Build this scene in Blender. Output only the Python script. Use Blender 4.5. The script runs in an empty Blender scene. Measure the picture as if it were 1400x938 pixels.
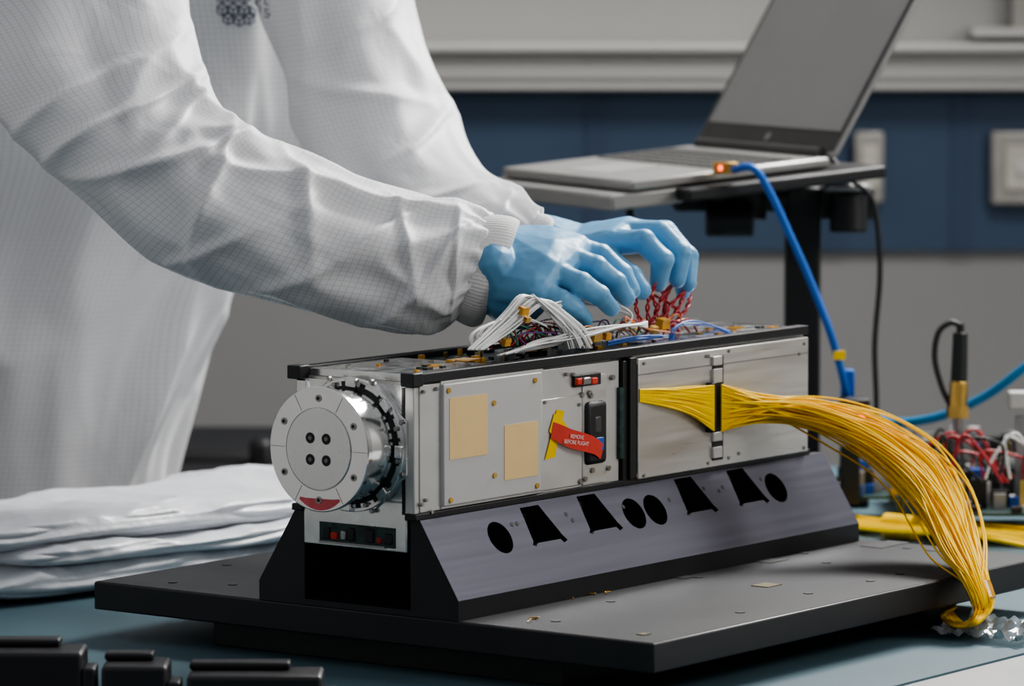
import bpy, bmesh, math, random
from mathutils import Vector, Matrix, noise
from mathutils.bvhtree import BVHTree
random.seed(7)
V = Vector
# ------------------------------------------------------------------ camera calibration (metres)
TH, PH, FPX = math.radians(36.3), math.radians(5.05), 6094.0
FH = V((math.cos(TH), math.sin(TH), 0)); RT = V((math.sin(TH), -math.cos(TH), 0)); ZZ = V((0, 0, 1))
FC = FH*math.cos(PH) - ZZ*math.sin(PH); UC = FH*math.sin(PH) + ZZ*math.cos(PH)
C = V((-2.913, -2.239, 1.3505))
def ray(px, py): return FC + RT*((px-700)/FPX) + UC*((469-py)/FPX)
def Pd(px, py, d): return C + ray(px, py)*d
def PY(px, py, y): r = ray(px, py); return C + r*((y-C.y)/r.y)
def PX(px, py, x): r = ray(px, py); return C + r*((x-C.x)/r.x)
def PZ(px, py, z): r = ray(px, py); return C + r*((z-C.z)/r.z)
def PN(px, py, p, n): r = ray(px, py); return C + r*((p-C).dot(n)/r.dot(n))
ZT = 0.747   # table top
# ------------------------------------------------------------------ materials
def new_mat(name):
    m = bpy.data.materials.new(name); m.use_nodes = True
    return m, m.node_tree.nodes, m.node_tree.links, m.node_tree.nodes['Principled BSDF']
def mat(name, col, rough=0.5, metal=0.0, var=0.06, scale=30, bump=0.0, bscale=200, stretch=(1,1,1), trans=0.0, coat=0.0, emit=0, spec=.5, rvar=0.0, dist=.002):
    m, N, L, B = new_mat(name)
    tc = N.new('ShaderNodeTexCoord'); mp = N.new('ShaderNodeMapping'); mp.inputs['Scale'].default_value = stretch
    L.new(tc.outputs['Object'], mp.inputs['Vector'])
    nz = N.new('ShaderNodeTexNoise'); nz.inputs['Scale'].default_value = scale; nz.inputs['Detail'].default_value = 4
    L.new(mp.outputs[0], nz.inputs['Vector'])
    rp = N.new('ShaderNodeMapRange'); rp.inputs[1].default_value = .3; rp.inputs[2].default_value = .7
    rp.inputs[3].default_value = 1-var*2; rp.inputs[4].default_value = 1+var
    L.new(nz.outputs['Fac'], rp.inputs[0])
    mx = N.new('ShaderNodeVectorMath'); mx.operation = 'SCALE'; mx.inputs[0].default_value = col[:3]
    L.new(rp.outputs[0], mx.inputs['Scale']); L.new(mx.outputs[0], B.inputs['Base Color'])
    B.inputs['Roughness'].default_value = rough; B.inputs['Metallic'].default_value = metal
    B.inputs['Specular IOR Level'].default_value = spec
    if rvar:
        r2 = N.new('ShaderNodeMapRange'); r2.inputs[1].default_value=.3; r2.inputs[2].default_value=.7
        r2.inputs[3].default_value = max(0.02, rough-rvar); r2.inputs[4].default_value = rough+rvar
        L.new(nz.outputs['Fac'], r2.inputs[0]); L.new(r2.outputs[0], B.inputs['Roughness'])
    if trans: B.inputs['Transmission Weight'].default_value = trans
    if coat: B.inputs['Coat Weight'].default_value = coat
    if emit:
        B.inputs['Emission Color'].default_value = (*col[:3], 1); B.inputs['Emission Strength'].default_value = emit
    if bump:
        n2 = N.new('ShaderNodeTexNoise'); n2.inputs['Scale'].default_value = bscale; n2.inputs['Detail'].default_value = 3
        L.new(mp.outputs[0], n2.inputs['Vector'])
        bp = N.new('ShaderNodeBump'); bp.inputs['Strength'].default_value = bump; bp.inputs['Distance'].default_value = dist
        L.new(n2.outputs['Fac'], bp.inputs['Height']); L.new(bp.outputs[0], B.inputs['Normal'])
    return m
M = {}
M['alu'] = mat('satin_aluminium', (.62,.61,.59), .42, .6, .03, 25, rvar=.08)
M['alu_side'] = mat('brushed_aluminium', (.62,.61,.585), .36, .75, .04, 30, stretch=(.3,1,6), rvar=.1)
M['panel'] = mat('grey_antenna_panel', (.56,.55,.535), .5, .1, .01, 40)
M['cream'] = mat('cream_patch', (.86,.61,.29), .55, 0, .015, 60)
M['chrome'] = mat('polished_metal', (.90,.90,.89), .16, 1, .02, 20, rvar=.04)
M['chrome2'] = mat('machined_metal', (.74,.74,.73), .22, 1, .08, 60, rvar=.08)
M['turned'] = mat('turned_disc_metal', (.70,.70,.70), .24, 1, .04, 40, rvar=.06, stretch=(1,4,1))
M['polished_rim'] = mat('polished_rim_metal', (.76,.76,.76), .13, 1, .03, 30, rvar=.05)
M['black'] = mat('black_anodised', (.012,.012,.014), .45, .0, .10, 20, rvar=.05)
M['plate'] = mat('black_plate_top', (.020,.021,.024), .52, .0, .10, 6, rvar=.05, spec=.35)
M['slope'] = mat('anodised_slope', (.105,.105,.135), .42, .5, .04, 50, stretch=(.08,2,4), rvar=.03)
M['dark'] = mat('dark_plastic', (.012,.012,.013), .5)
M['steel'] = mat('screw_steel', (.36,.35,.34), .3, 1)
M['gold'] = mat('brass', (.70,.46,.14), .3, 1)
M['kapton'] = mat('kapton_tape', (.62,.30,.02), .25, 0, .2, 60, coat=.5)
M['ytape'] = mat('yellow_tape', (.95,.62,.01), .5, spec=.2)
M['red'] = mat('red_ribbon', (.68,.07,.05), .6, 0, .03, 100, spec=.2)
M['pink'] = mat('painted_red_reflection', (.62,.12,.14), .3, .5, .15, 60)  # colour of the red tag's mirrored glow, painted on the disc rim
M['redw'] = mat('red_wire', (.40,.010,.018), .35)
M['white'] = mat('white_wire', (.84,.84,.83), .4)
M['whitetext'] = mat('white_print', (.8,.75,.72), .6)
M['yellow'] = mat('yellow_wire', (1.0,.67,.005), .5, 0, .06, 15, spec=.22)
M['yellow2'] = mat('yellow_wire_deep', (.94,.53,.003), .5, 0, .08, 15, spec=.22)
M['bluew'] = mat('blue_wire', (.03,.12,.45), .4)
M['bluec'] = mat('blue_cable', (.02,.13,.48), .45, spec=.3)
M['cyanc'] = mat('light_blue_cable', (.02,.22,.44), .45, spec=.3)
M['purple'] = mat('purple_wire', (.12,.04,.22), .4)
M['green'] = mat('green_wire', (.02,.22,.12), .4)
M['orange'] = mat('orange_wire', (.75,.25,.03), .4)
M['pcb'] = mat('pcb_green', (.015,.05,.045), .4, 0, .4, 200)
M['glove'] = mat('blue_nitrile', (.155,.375,.60), .42, 0, .05, 25, bump=.28, bscale=55, stretch=(1,1,1.6), spec=.35, dist=.002)
M['mat'] = mat('teal_esd_mat', (.075,.135,.162), .6, 0, .06, 8, bump=.1, bscale=400, spec=.35)
M['tabletop'] = mat('grey_laminate', (.45,.45,.45), .4, 0, .04, 10)
M['wall'] = mat('wall_paint', (.25,.248,.243), .8, 0, .03, 2)
M['wall_up'] = mat('upper_wall_paint', (.40,.39,.375), .8, 0, .03, 2)
M['added_wall_side'] = mat('added_side_wall_pale', (.62,.61,.59), .8, 0, .03, 2)
M['band'] = mat('blue_wall_panel', (.040,.068,.118), .6, 0, .08, 2)
M['band2'] = mat('blue_wall_joint', (.033,.056,.105), .6, 0, .08, 2)
M['trunk'] = mat('trunking_plastic', (.52,.51,.49), .5, 0, .02, 4)
M['floor'] = mat('vinyl_floor', (.25,.25,.25), .5, 0, .1, 4)
M['lapsil'] = mat('laptop_silver', (.36,.35,.34), .38, .6, .02)
M['screen'] = mat('laptop_display_off', (.27,.265,.26), .4, 0, .02, 10)
M['bezel'] = mat('laptop_bezel', (.06,.058,.056), .4)
M['scribe'] = mat('scribed_line', (.22,.22,.22), .4, .8)
M['cuff'] = mat('knit_cuff', (.80,.79,.78), .85, 0, .02, 60, bump=.15, bscale=500, spec=.2)
M['sheet'] = mat('folded_white_plastic', (.72,.735,.77), .42, 0, .05, 14, bump=.6, bscale=60, dist=.003, coat=.1)
M['film'] = mat('clear_film', (.85,.88,.9), .15, 0, .02, 30, bump=1, bscale=60, trans=.85)
M['shoe'] = mat('dark_trouser', (.05,.06,.09), .8)
M['led'] = mat('red_led', (1,.08,.03), .4, emit=6)
M['socket'] = mat('socket_steel', (.38,.36,.33), .4, .3)
M['cream_pl'] = mat('cream_plastic', (.5,.48,.42), .5)
M['logo'] = mat('navy_print', (.03,.045,.10), .7)
def gown_mat():
    m, N, L, B = new_mat('esd_gown_fabric')
    uv = N.new('ShaderNodeUVMap'); sp = N.new('ShaderNodeSeparateXYZ'); L.new(uv.outputs[0], sp.inputs[0])
    outs = []
    for i in (0, 1):
        a = N.new('ShaderNodeMath'); a.operation = 'DIVIDE'; a.inputs[1].default_value = .0066; L.new(sp.outputs[i], a.inputs[0])
        f = N.new('ShaderNodeMath'); f.operation = 'FRACT'; L.new(a.outputs[0], f.inputs[0])
        l = N.new('ShaderNodeMath'); l.operation = 'LESS_THAN'; l.inputs[1].default_value = .10; L.new(f.outputs[0], l.inputs[0])
        outs.append(l)
    mx = N.new('ShaderNodeMath'); mx.operation = 'MAXIMUM'; L.new(outs[0].outputs[0], mx.inputs[0]); L.new(outs[1].outputs[0], mx.inputs[1])
    mc = N.new('ShaderNodeMix'); mc.data_type = 'RGBA'
    mc.inputs[6].default_value = (.80,.80,.81,1); mc.inputs[7].default_value = (.60,.60,.63,1)
    L.new(mx.outputs[0], mc.inputs[0]); L.new(mc.outputs[2], B.inputs['Base Color'])
    B.inputs['Roughness'].default_value = .55; B.inputs['Specular IOR Level'].default_value = .3
    tc = N.new('ShaderNodeTexCoord')
    n1 = N.new('ShaderNodeTexNoise'); n1.inputs['Scale'].default_value = 16; n1.inputs['Detail'].default_value = 3; n1.inputs['Distortion'].default_value = .8
    L.new(tc.outputs['Object'], n1.inputs['Vector'])
    bp = N.new('ShaderNodeBump'); bp.inputs['Strength'].default_value = .30; bp.inputs['Distance'].default_value = .008
    L.new(n1.outputs['Fac'], bp.inputs['Height']); L.new(bp.outputs[0], B.inputs['Normal'])
    return m
M['gown'] = gown_mat()
# ------------------------------------------------------------------ builders
COL = bpy.context.scene.collection
def empty(name, loc=(0,0,0)):
    e = bpy.data.objects.new(name, None); e.location = loc; e.empty_display_size = .05; COL.objects.link(e)
    bpy.context.view_layer.update(); return e
def fin(name, me, mats, parent, smooth=False, bevel=0, seg=2):
    if not isinstance(mats, (list, tuple)): mats = [mats]
    for k in mats: me.materials.append(M[k] if isinstance(k, str) else k)
    o = bpy.data.objects.new(name, me); COL.objects.link(o)
    if parent:
        o.parent = parent; o.matrix_parent_inverse = Matrix.Translation(-V(parent.location))
    if smooth:
        for p in me.polygons: p.use_smooth = True
    if bevel:
        b = o.modifiers.new('bevel', 'BEVEL'); b.width = bevel; b.segments = seg; b.limit_method = 'ANGLE'
    return o
def sharp(me, ang=35):
    try: me.set_sharp_from_angle(angle=math.radians(ang))
    except Exception as ex: print('sharp', ex)
def bmfin(name, bm, mats, parent, sh=True, **k):
    bmesh.ops.recalc_face_normals(bm, faces=bm.faces)
    me = bpy.data.meshes.new(name); bm.to_mesh(me); bm.free()
    if sh and not k.get('smooth'): sharp(me)
    return fin(name, me, mats, parent, **k)
def bm_pbox(bm, O, a, b, c, mi=0):
    vs = [bm.verts.new(O + a*i + b*j + c*k) for k in (0,1) for j in (0,1) for i in (0,1)]
    for q in ((0,1,3,2),(4,5,7,6),(0,1,5,4),(2,3,7,6),(0,2,6,4),(1,3,7,5)):
        f = bm.faces.new([vs[i] for i in q]); f.material_index = mi
def pbox(name, O, a, b, c, m, parent, bevel=0):
    bm = bmesh.new(); bm_pbox(bm, V(O), V(a), V(b), V(c)); return bmfin(name, bm, m, parent, bevel=bevel)
def box(name, x0, x1, y0, y1, z0, z1, m, parent, bevel=0):
    return pbox(name, (x0,y0,z0), (x1-x0,0,0), (0,y1-y0,0), (0,0,z1-z0), m, parent, bevel)
def bm_cyl(bm, p0, p1, r0, r1=None, seg=32, mi=0, smooth=True):
    p0, p1 = V(p0), V(p1); r1 = r0 if r1 is None else r1
    d = (p1-p0).normalized(); a = d.orthogonal().normalized(); b = d.cross(a)
    A = [bm.verts.new(p0 + (a*math.cos(t)+b*math.sin(t))*r0) for t in [2*math.pi*i/seg for i in range(seg)]]
    B = [bm.verts.new(p1 + (a*math.cos(t)+b*math.sin(t))*r1) for t in [2*math.pi*i/seg for i in range(seg)]]
    for i in range(seg):
        f = bm.faces.new((A[i], A[(i+1)%seg], B[(i+1)%seg], B[i])); f.material_index = mi; f.smooth = smooth
    f = bm.faces.new(A); f.material_index = mi; f = bm.faces.new(B); f.material_index = mi
def cyl(name, p0, p1, r0, m, parent, r1=None, seg=48, bevel=0):
    bm = bmesh.new(); bm_cyl(bm, p0, p1, r0, r1, seg); return bmfin(name, bm, m, parent, bevel=bevel)
def prism(name, prof, x0, x1, m, parent, bevel=0):
    bm = bmesh.new()
    A = [bm.verts.new((x0, y, z)) for y, z in prof]; B = [bm.verts.new((x1, y, z)) for y, z in prof]
    n = len(prof); bm.faces.new(A); bm.faces.new(B)
    for i in range(n): bm.faces.new((A[i], A[(i+1)%n], B[(i+1)%n], B[i]))
    return bmfin(name, bm, m, parent, bevel=bevel)
def catmull(pts, n):
    pts = [tuple(p) for p in pts]; out = []; K = len(pts)
    for i in range(n+1):
        t = i/n*(K-1); k = min(int(t), K-2); u = t-k
        p0, p1, p2, p3 = pts[max(k-1,0)], pts[k], pts[k+1], pts[min(k+2,K-1)]
        out.append(tuple(.5*((2*b)+(-a+c)*u+(2*a-5*b+4*c-d)*u*u+(-a+3*b-3*c+d)*u**3) for a,b,c,d in zip(p0,p1,p2,p3)))
    return out
def wires(name, paths, r, m, parent, n=24, res=2):
    cu = bpy.data.curves.new(name, 'CURVE'); cu.dimensions = '3D'; cu.bevel_depth = r; cu.bevel_resolution = res; cu.use_fill_caps = True
    for P in paths:
        S = catmull(P, n); s = cu.splines.new('POLY'); s.points.add(len(S)-1)
        for q, c in zip(s.points, S): q.co = (*c, 1)
    cu.materials.append(M[m]); o = bpy.data.objects.new(name, cu); COL.objects.link(o)
    if parent: o.parent = parent; o.matrix_parent_inverse = Matrix.Translation(-V(parent.location))
    return o
def rings_mesh(bm, rings, cap=True, uvs=None, circ=.6):
    uvl = bm.loops.layers.uv.verify(); n = len(rings[0]); VR = [[bm.verts.new(p) for p in r] for r in rings]
    acc = [0]
    for i in range(1, len(rings)):
        acc.append(acc[-1] + sum((rings[i][j]-rings[i-1][j]).length for j in range(0, n, max(1, n//8)))/8)
    for i in range(len(rings)-1):
        for j in range(n):
            k = (j+1) % n
            f = bm.faces.new((VR[i][j], VR[i][k], VR[i+1][k], VR[i+1][j])); f.smooth = True
            for l, (a, b) in zip(f.loops, ((i,j),(i,j+1),(i+1,j+1),(i+1,j))): l[uvl].uv = (b/n*circ, acc[a])
    if cap: bm.faces.new(VR[0]); bm.faces.new(VR[-1])
def n3(x, y, z): return noise.noise(V((x, y, z)))
# ------------------------------------------------------------------ ROOM
DW = 6.3
def onwall(px, py, d=DW): return Pd(px, py, d/ray(px,py).dot(FH))
def wall_slab(name, z0, z1, off, m, parent=None, r0=-3.6, r1=3.6, th=.1, bevel=0):
    O = V((C.x, C.y, 0)) + FH*(DW-off) + RT*r0 + ZZ*z0
    return pbox(name, O, RT*(r1-r0), FH*th, ZZ*(z1-z0), m, parent, bevel)
def zw(py, d=DW): return onwall(700, py, d).z
wall_slab('wall_back', 0, zw(342), 0, 'wall', th=.15)
wall_slab('wall_back_upper', zw(125), 3.0, 0, 'wall_up', th=.15)
o0 = V((C.x, C.y, 0))
pbox('added_unseen_wall_left', o0 + FH*1.2 - RT*3.7, RT*.1, FH*5.2, ZZ*3.0, 'added_wall_side', None)  # unseen wall, added pale so the lens end has something bright to reflect
pbox('added_unseen_wall_right', o0 + FH*1.2 + RT*3.6, RT*.1, FH*5.2, ZZ*3.0, 'added_wall_side', None)  # unseen wall, added pale to bounce light onto the satellite side
tb = empty('trim_1'); wall_slab('blue_panel', zw(342), zw(125), .012, 'band', tb, th=.15)
for k in (1130, 1300, 800):
    p = onwall(k, 230, DW-.014); pbox('joint_%d'%k, p - ZZ*(p.z-zw(342)), RT*.03, FH*.003, ZZ*(zw(125)-zw(342)), 'band2', tb)
tr = empty('trim_2')
wall_slab('trunking_body', zw(122), zw(70), .06, 'trunk', tr, th=.06, bevel=.004)
wall_slab('trunking_lid', zw(108), zw(80), .066, 'wall_up', tr, th=.01, bevel=.003)
wall_slab('trunking_ledge', zw(70), zw(58), .085, 'trunk', tr, th=.085, bevel=.004)
box('floor', -5.5, 7, -5.5, 7.5, -.05, 0, 'floor', None)
wf = empty('window_1')
O = onwall(1330, 50, DW-.05); pbox('sill', O, RT*.5, FH*.05, ZZ*.012, 'trunk', wf)
O = onwall(1385, 48, DW-.04); pbox('post', O, RT*.02, FH*.04, ZZ*.4, 'socket', wf)
def socket(px0, px1, py0, py1, plate='socket'):
    e = empty('wall_socket'); d = DW-.014-.02
    a = onwall(px0, py1, d); w = (px1-px0)/FPX*d; h = (py1-py0)/FPX*d
    pbox('back_plate', a, RT*w, FH*.02, ZZ*h, plate, e, .004)
    pbox('insert', a + RT*w*.22 + ZZ*h*.2 - FH*.004, RT*w*.56, FH*.006, ZZ*h*.6, 'cream_pl', e, .002)
    pbox('switch', a + RT*w*.4 + ZZ*h*.42 - FH*.008, RT*w*.2, FH*.006, ZZ*h*.16, 'trunk', e, .001)
socket(1168, 1208, 180, 278); socket(1355, 1440, 180, 280)
# ------------------------------------------------------------------ TABLE
tbl = empty('workbench', (.4,0,0))
box('top', -.75, 1.5, -1.0, .74, ZT-.032, ZT-.002, 'tabletop', tbl, .003)
for i, (x, y) in enumerate(((-.68,-.93),(1.43,-.93),(-.68,.67),(1.43,.67))):
    box('leg_%d'%i, x-.025, x+.025, y-.025, y+.025, 0, ZT-.032, 'steel', tbl)
box('apron', -.66, 1.41, .66, .68, ZT-.1, ZT-.032, 'steel', tbl)
m_ = box('esd_mat', -.70, 1.49, -.345, .735, ZT-.002, ZT, 'mat', None)
# ------------------------------------------------------------------ black cart behind
ct = empty('equipment_cart', tuple(Pd(300, 650, 5.4)*1))
def camspace_box(name, px0, px1, ptop, d, depth, z0, m, parent, bevel=.004, ztop=None):
    a = Pd(px0, ptop, d); w = (px1-px0)/FPX*d; zt = a.z if ztop is None else ztop
    return pbox(name, V((a.x, a.y, z0)), RT*w, FH*depth, ZZ*(zt-z0), m, parent, bevel)
camspace_box('lower_case', 170, 470, 645, 5.35, .4, .0, 'dark', ct, .01)
camspace_box('upper_tray', 200, 420, 618, 5.45, .3, .6, 'dark', ct, .01)
camspace_box('handle', 340, 372, 600, 5.4, .04, .7, 'dark', ct, .01)
# ------------------------------------------------------------------ BASE PLATE + STAND
st = empty('satellite_stand', (.3,.06,.78))
zp = 1-.2032
box('base_plate', 0, .64, -.24, .357, zp-.0246, zp, 'black', st, .0015)
box('plate_top_skin', .002, .638, -.238, .355, zp-.001, zp+.0003, 'plate', st)
box('foot_block', .03, .60, -.13, .245, ZT, zp-.0246, 'black', st, .001)
prof = [(-.044,-.203),(-.044,-.186),(-.004,-.122),(.006,-.122),(.006,-.198),(.119,-.198),(.119,-.122),(.129,-.122),(.169,-.186),(.169,-.203)]
cr = prism('cradle', [(y, 1+z) for y, z in prof], 0.0005, .625, ['black','slope'], st)
n_s = V((0, -.064, .040)).normalized(); t_s = V((0, .040, .064)).normalized(); p_s = V((0, -.044, 1-.186))
def mvol(me):
    b = bmesh.new(); b.from_mesh(me); v = abs(b.calc_volume()); b.free(); return v
def cutit(cbm):
    cut = bmfin('cut', cbm, 'black', None)
    for solver in ('EXACT', 'FAST'):
        v0 = mvol(cr.data)
        b = cr.modifiers.new('b', 'BOOLEAN'); b.object = cut; b.operation = 'DIFFERENCE'; b.solver = solver
        bpy.context.view_layer.update(); dg = bpy.context.evaluated_depsgraph_get()
        nm = bpy.data.meshes.new_from_object(cr.evaluated_get(dg)); cr.modifiers.clear()
        v1 = mvol(nm)
        if .8*v0 < v1 < v0*.99999: cr.data = nm; break
        print('boolean rejected', solver, v0, v1)
    bpy.data.objects.remove(cut)
for px, py in ((684,735),(867,702),(896,697),(1061,667)):
    b_ = bmesh.new(); p = PN(px, py, p_s, n_s); bm_cyl(b_, p+n_s*.01, p-n_s*.024, .0150, .0150, 32); cutit(b_)
for px, py in ((737,716),(814,700),(946,676),(1017,664)):
    cbm = bmesh.new()
    p = PN(px, py, p_s, n_s); poly = [(-.019,-.015),(-.022,-.018),(-.018,-.020),(-.014,-.017),(.019,-.017),(.022,-.021),(.028,-.019),(.024,-.013),(.011,.017),(-.016,.017)]
    A = [cbm.verts.new(p+V((x,0,0))+t_s*s+n_s*.01) for x, s in poly]; B = [cbm.verts.new(p+V((x,0,0))+t_s*s-n_s*.026) for x, s in poly]
    cbm.faces.new(A); cbm.faces.new(B)
    for i in range(len(poly)): cbm.faces.new((A[i], A[(i+1)%len(poly)], B[(i+1)%len(poly)], B[i]))
    cutit(cbm)
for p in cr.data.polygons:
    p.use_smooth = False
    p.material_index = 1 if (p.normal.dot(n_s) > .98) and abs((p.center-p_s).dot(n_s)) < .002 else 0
bm = bmesh.new()
for px, py in ((700,717),(707,716),(774,703),(783,711),(852,693),(915,683),(962,668),(983,671),(988,666),(1040,655)):
    p = PN(px, py, p_s, n_s); bm_cyl(bm, p-n_s*.001, p+n_s*.0003, .0021, .0021, 16)
bmfin('cradle_small_holes', bm, 'dark', st)
bm = bmesh.new()
for px, py in ((880,868),(1012,838),(835,823),(1105,812),(1190,795),(1130,770),(1230,785),(310,773),(318,800),(236,797),(955,790),(1100,757),(1240,750),(760,850),(1080,835)):
    p = PZ(px, py, zp)
    if .01 < p.x < .63 and -.23 < p.y < .35: bm_cyl(bm, (p.x,p.y,zp), (p.x,p.y,zp+.0009), .0042, .0042, 20)
for px, py, w in ((1050,767,.03),(1210,745,.05),(930,789,.02),(1290,752,.03)):
    p = PZ(px, py, zp); bm_pbox(bm, V((p.x-w/2,p.y-.012,zp)), V((w,0,0)), V((0,.024,0)), V((0,0,.0008)))
bmfin('screw_holes', bm, 'dark', st)
bm = bmesh.new()
for px, py, w in ((1048,801,.022),(880,868,.010),(728,847,.006)):
    p = PZ(px, py, zp); bm_pbox(bm, V((p.x-w/2,p.y-w*.4,zp)), V((w,0,0)), V((0,w*.8,0)), V((0,0,.001)))
bmfin('plate_labels', bm, mat('dull_gold_label', (.16,.13,.06), .4), st)
ks = empty('tape_scraps', tuple(PZ(820,812,zp)))
sc = []
for i in range(7):
    bx, by = [(824,810),(732,848),(790,818)][i % 3]; p = PZ(bx+random.uniform(-14,12), by+random.uniform(-3,3), zp+.001)
    sc.append([p, p+V((random.uniform(-.006,.006), random.uniform(-.006,.006), random.uniform(.001,.002))), p+V((random.uniform(-.011,.011), random.uniform(-.006,.006), .0003))])
wires('scraps', sc, .0005, 'kapton', ks, 8)
# ------------------------------------------------------------------ SATELLITE
sat = empty('cubesat_satellite', (.3,.06,.94))
Wd, Ls = .1267, .60
box('core', .004, Ls, .0035, Wd-.0035, 1-.117, 1-.008, 'alu_side', sat)
box('lower_body', .003, Ls-.01, .010, .114, 1-.150, 1-.115, 'alu', sat)
for n_, y0, y1 in (('near', 0-.003, .009), ('far', Wd-.009, Wd+.003)):
    box('top_rail_'+n_, -.006, Ls, y0, y1, 1-.0085, 1.0, 'black', sat, .001)
    box('rail_cap_'+n_, -.008, .006, y0-.001, y1+.001, 1-.0105, 1.001, 'black', sat, .001)
    box('bottom_rail_'+n_, -.004, Ls+.004, y0, y1, 1-.1225, 1-.1165, 'black', sat, .001)
def sbox(name, px0, px1, pt, pb, out, m, bevel=.0006, pr=None, base=0.0035):
    a = PY(px0, pt, -out); b = PY(px0, pb, -out); x1 = PY(px1, (pt+pb)/2-20, -out).x
    return box(name, a.x, x1, -out, base, b.z, a.z, m, sat, bevel)
sbox('front_frame', 574, 604, 527, 702, .001, 'alu')
sbox('antenna_panel', 607, 741, 526, 693, .005, 'panel', .001)
sbox('antenna_back', 603, 743, 521, 697, .002, 'alu')
sbox('cream_patch_1', 615, 667, 545, 629, .0055, 'cream', 0)
sbox('cream_patch_2', 690, 736, 582, 657, .0055, 'cream', 0)
sbox('mid_panel', 741, 846, 506, 676, .0008, 'alu')
sbox('mid_plate', 740, 796, 547, 672, .0025, 'alu', .0008)
sbox('mid_plate_slot', 797, 829, 515, 664, .0022, 'alu_side', .0005)
sbox('slot_dark', 852, 871, 494, 657, .0035, 'dark')
sbox('slot_post', 862, 870, 490, 655, .0065, 'black', .0004)
sbox('slot_pcb', 848, 854, 530, 628, .0042, 'pcb')
sbox('solar_panel', 873, 1105, 491, 656, .006, 'alu_side', .001)
sbox('solar_panel_seam', 874, 974, 512, 513.4, .0064, 'steel', 0)
sbox('solar_panel_seam_b', 990, 1104, 497, 498.2, .0064, 'steel', 0)
sbox('clip_slot', 975, 989, 488, 630, .0068, 'dark', 0)
for i, (a, b_) in enumerate(((488,500),(505,524),(592,604),(612,627))):
    sbox('clip_%d'%i, 976, 988, a, b_, .009, 'alu', .0004)
sbox('clip_bar', 974, 980, 524, 592, .013, 'dark', .0005)
sbox('separation_switch', 786, 822, 514, 530, .004, 'dark')
sbox('switch_red_1', 790, 798, 518, 527, .007, 'red', .001)
sbox('switch_red_2', 810, 818, 517, 526, .007, 'red', .001)
sbox('switch_steel', 799, 809, 517, 527, .009, 'steel', .001)
a = PY(800, 560, -.003); b2 = PY(828, 560, -.003); zt_ = PY(814, 548, -.003).z; zb_ = PY(814, 635, -.003).z
box('connector_body', a.x, b2.x, -.006, .003, zb_, zt_, 'dark', sat, .0055)
xm = (a.x+b2.x)/2
box('connector_window', xm-.006, xm+.006, -.0066, 0, zt_-.03, zt_-.012, 'bezel', sat, .003)
box('connector_label', xm-.004, xm+.008, -.0072, 0, zt_-.044, zt_-.032, 'bluew', sat, .001)
bm = bmesh.new()
def screw(px, py, out, r=.0022, y=None):
    p = PY(px, py, -out); bm_cyl(bm, (p.x, .0, p.z), (p.x, -out-.0012, p.z), r, r*.9, 16)
for s in ((579,536),(597,532),(583,684),(590,700),(577,690),(775,512),(745,550),(792,553),(784,512),(868,497)): screw(*s, .003, .0018)
for s in ((880,497),(968,487),(968,633),(880,650),(996,480),(1099,470),(1099,612),(996,626),(870,650),(870,495),(1010,620),(965,487),(1092,484)): screw(*s, .006, .0018)
for s in ((796,540),(806,537),(800,655),(810,643),(793,658),(808,541),(838,516),(832,640)): screw(*s, .003, .0026)
bmfin('side_screws', bm, 'steel', sat)
bm = bmesh.new()
for s in ((616,684),(675,551),(731,520),(734,664),(676,650),(613,534)): screw(*s, .0052, .0026)
bmfin('panel_screws', bm, 'gold', sat)
def strip(name, top, bot, ys, m):
    n = 24; T = catmull([(*p, y) for p, y in zip(top, ys)], n); Bt = catmull([(*p, y) for p, y in zip(bot, ys)], n)
    bm = bmesh.new(); prev = None
    for a, b in zip(T, Bt):
        cur = (bm.verts.new(PY(*a)), bm.verts.new(PY(*b)))
        if prev: bm.faces.new((prev[0], prev[1], cur[1], cur[0])).smooth = True
        prev = cur
    return bmfin(name, bm, m, sat)
strip('yellow_tape_a', [(761,560),(755,590),(745,629)], [(772,562),(765,592),(759,625)], (-.0033,-.0036,-.0033), 'ytape')
strip('yellow_tape_b', [(758,565),(770,575),(776,584)], [(751,590),(757,598),(762,604)], (-.0035,-.004,-.0036), 'ytape')
strip('red_tag', [(757,577),(768,581),(782,587),(796,591),(810,596),(819,602),(826,609)], [(753,599),(764,605),(778,612),(792,616),(805,619),(814,622),(821,628)], (-.0042,-.0062,-.0080,-.0090,-.0088,-.0084,-.0068), 'red')
tc_ = bpy.data.curves.new('tag_text', 'FONT'); tc_.body = 'REMOVE\nBEFORE FLIGHT'; tc_.size = .0050; tc_.materials.append(M['whitetext']); tc_.align_x = 'CENTER'
to = bpy.data.objects.new('tag_text', tc_); COL.objects.link(to); p = PY(789, 600, -.0096)
to.matrix_world = Matrix.Translation(p) @ Matrix.Rotation(math.radians(-2.5), 4, 'Z') @ Matrix.Rotation(math.radians(9), 4, 'Y') @ Matrix.Rotation(math.radians(90), 4, 'X')
mw = to.matrix_world.copy(); to.parent = sat; to.matrix_parent_inverse = Matrix.Translation(-V(sat.location)); to.matrix_basis = mw
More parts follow.
